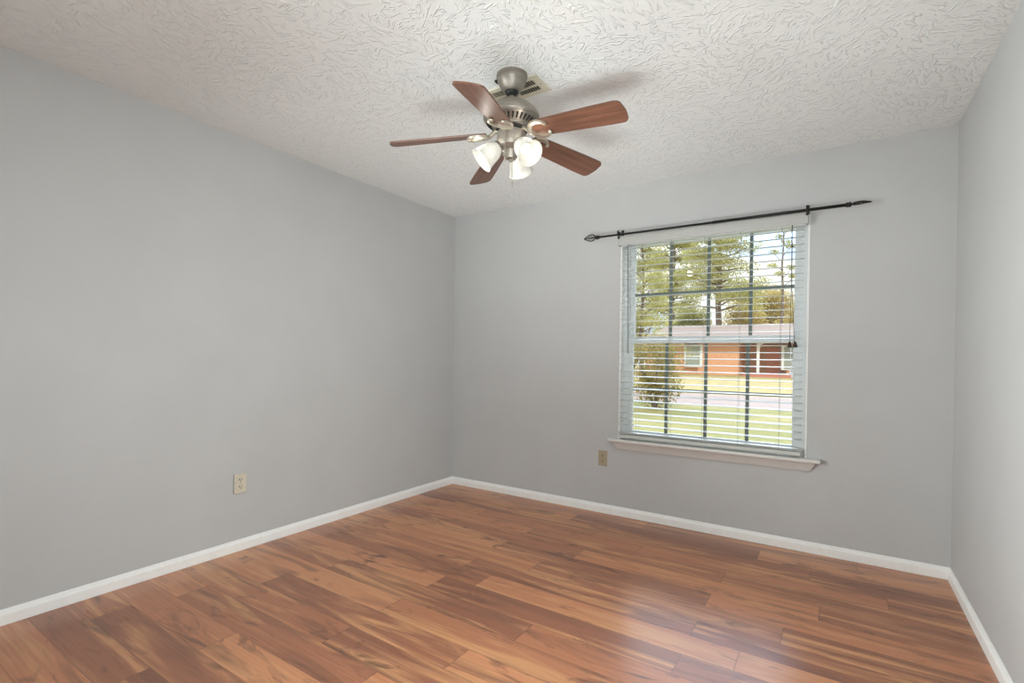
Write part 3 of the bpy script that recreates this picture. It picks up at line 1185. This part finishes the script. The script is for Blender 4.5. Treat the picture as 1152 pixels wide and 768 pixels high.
obj('bed_edging', bm, M_BED, house)


def leaves(bm, c, rad, n, size, rg, flat=0.0):
    c = Vector(c)
    for _ in range(n):
        while True:
            p = Vector((rg.uniform(-1, 1), rg.uniform(-1, 1), rg.uniform(-1, 1)))
            if p.length <= 1: break
        p = p * (0.55 + 0.45 * p.length)
        q = c + Vector((p.x * rad[0], p.y * rad[1], p.z * rad[2]))
        a = Vector((rg.gauss(0, 1), rg.gauss(0, 1), rg.gauss(0, 1) * (1 - flat))).normalized()
        b = a.orthogonal().normalized()
        b = Matrix.Rotation(rg.uniform(0, 6.28), 3, a) @ b
        s = size * rg.uniform(0.6, 1.3)
        bm.faces.new([bm.verts.new(q + v) for v in (a * s, b * s * 0.45, -a * s, -b * s * 0.45)])


def pine(x, y, h, r, label, seed, crown0=0.35, clumps=26, spread=3.0, nl=130, leaf=0.20, mat=M_PINE, group=None, lean=0.0):
    rg = random.Random(seed)
    g = gz(y)
    t = empty('pine_tree', (x, y, g))
    tag(t, label, 'tree', group)
    bm = B()
    tube(bm, [(lean * h * i / 8 + rg.uniform(-.08, .08), rg.uniform(-.1, .1), h * i / 8 - 0.2 * (i == 0)) for i in range(9)], [r * (1 - 0.8 * i / 8) for i in range(9)], 9)
    fb = B()
    for i in range(clumps):
        u = crown0 + (1 - crown0) * (i + rg.random()) / clumps
        z = h * u
        a = rg.uniform(0, 6.283)
        R = spread * (1.08 - 0.75 * (u - crown0) / (1 - crown0)) * rg.uniform(0.35, 1.0)
        e = Vector((math.cos(a) * R + lean * z, math.sin(a) * R, z + rg.uniform(-0.2, 0.9)))
        tube(bm, [(lean * z, 0, z - 0.3), (e.x * 0.55 + lean * z * .45, e.y * 0.55, z + 0.1), tuple(e)], [r * 0.28, r * 0.2, r * 0.08], 5)
        leaves(fb, e, (spread * 0.38, spread * 0.38, spread * 0.17), nl, leaf, rg)
    obj('trunk', bm, M_BARK, t)
    obj('foliage', fb, mat, t)
    return t


def bush(name, x, y, w, d, h, label, seed, n, leaf, mat, group=None, cat='bush', stem=True):
    rg = random.Random(seed)
    g = gz(y)
    t = empty(name, (x, y, g))
    tag(t, label, cat, group)
    bm = B()
    for i in range(7):
        a = rg.uniform(0, 6.283)
        e = Vector((math.cos(a) * w * 0.3, math.sin(a) * d * 0.3, h * rg.uniform(0.5, 0.85)))
        tube(bm, [(0, 0, -0.1), (e.x * 0.4, e.y * 0.4, e.z * 0.5), tuple(e)], [0.03 * h / 2 + .01, 0.02 * h / 2 + .006, 0.006], 5)
    obj('stem', bm, M_BARK, t)
    fb = B()
    for i in range(14):
        a = rg.uniform(0, 6.283)
        R = rg.uniform(0.0, 0.62)
        zz = rg.uniform(0.14, 0.82)
        k = 1.0 - 0.6 * max(0, zz - 0.5)
        leaves(fb, (math.cos(a) * R * w * 0.5 * k, math.sin(a) * R * d * 0.5, zz * h), (w * 0.26, d * 0.26, h * 0.2), n // 14, leaf, rg)
    obj('foliage', fb, mat, t)
    return t


pine(-15.9, 65, 23, 0.34, 'tall pine with a thick bare trunk behind the house, left in the window', 3, 0.20, 70, 4.4, 420, 0.15)
pine(-7.9, 53.5, 21, 0.40, 'tall pine with drooping branches at the centre of the window', 5, 0.32, 74, 4.4, 420, 0.13)
pine(-1.7, 52, 17, 0.16, 'slim bare-branched pine at the right edge of the window', 9, 0.50, 14, 1.5, 130, 0.11)
pine(-8.0, 29, 12, 0.14, 'leafy tree at the left edge of the window', 12, 0.20, 80, 2.1, 260, 0.07)
for i, (x, y, w_, h_, lab) in enumerate([
        (-17.5, 54, 9, 7.4, 'olive brush tree left of the house behind the near shrub'),
        (-12.4, 57, 7.5, 7.6, 'low olive brush tree behind the left end of the roof'),
        (-7.4, 62, 8.5, 9.6, 'tan brush tree behind the centre pine'),
        (-3.6, 68, 9, 11.4, 'tan brush tree behind the roof, right of the centre pine'),
        (0.6, 60, 9, 9.6, 'tan brush tree behind the roof at the right edge of the window')]):
    bush('brush_tree', x, y, w_, 4, h_, lab, 40 + i, 22000, 0.14, M_BRUSH if i > 1 else M_PINE, cat='tree')
bush('yard_shrub', -2.15, 13.0, 2.6, 1.7, 2.7, 'olive shrub near the road, left in the lower window sash', 77, 7000, 0.045, M_SHRUB, cat='shrub')
bush('yard_shrub', -8.9, 37.6, 2.8, 1.8, 2.6, 'dark shrub beside the white-framed window of the brick house', 78, 2600, 0.12, M_SHRUB, cat='shrub')
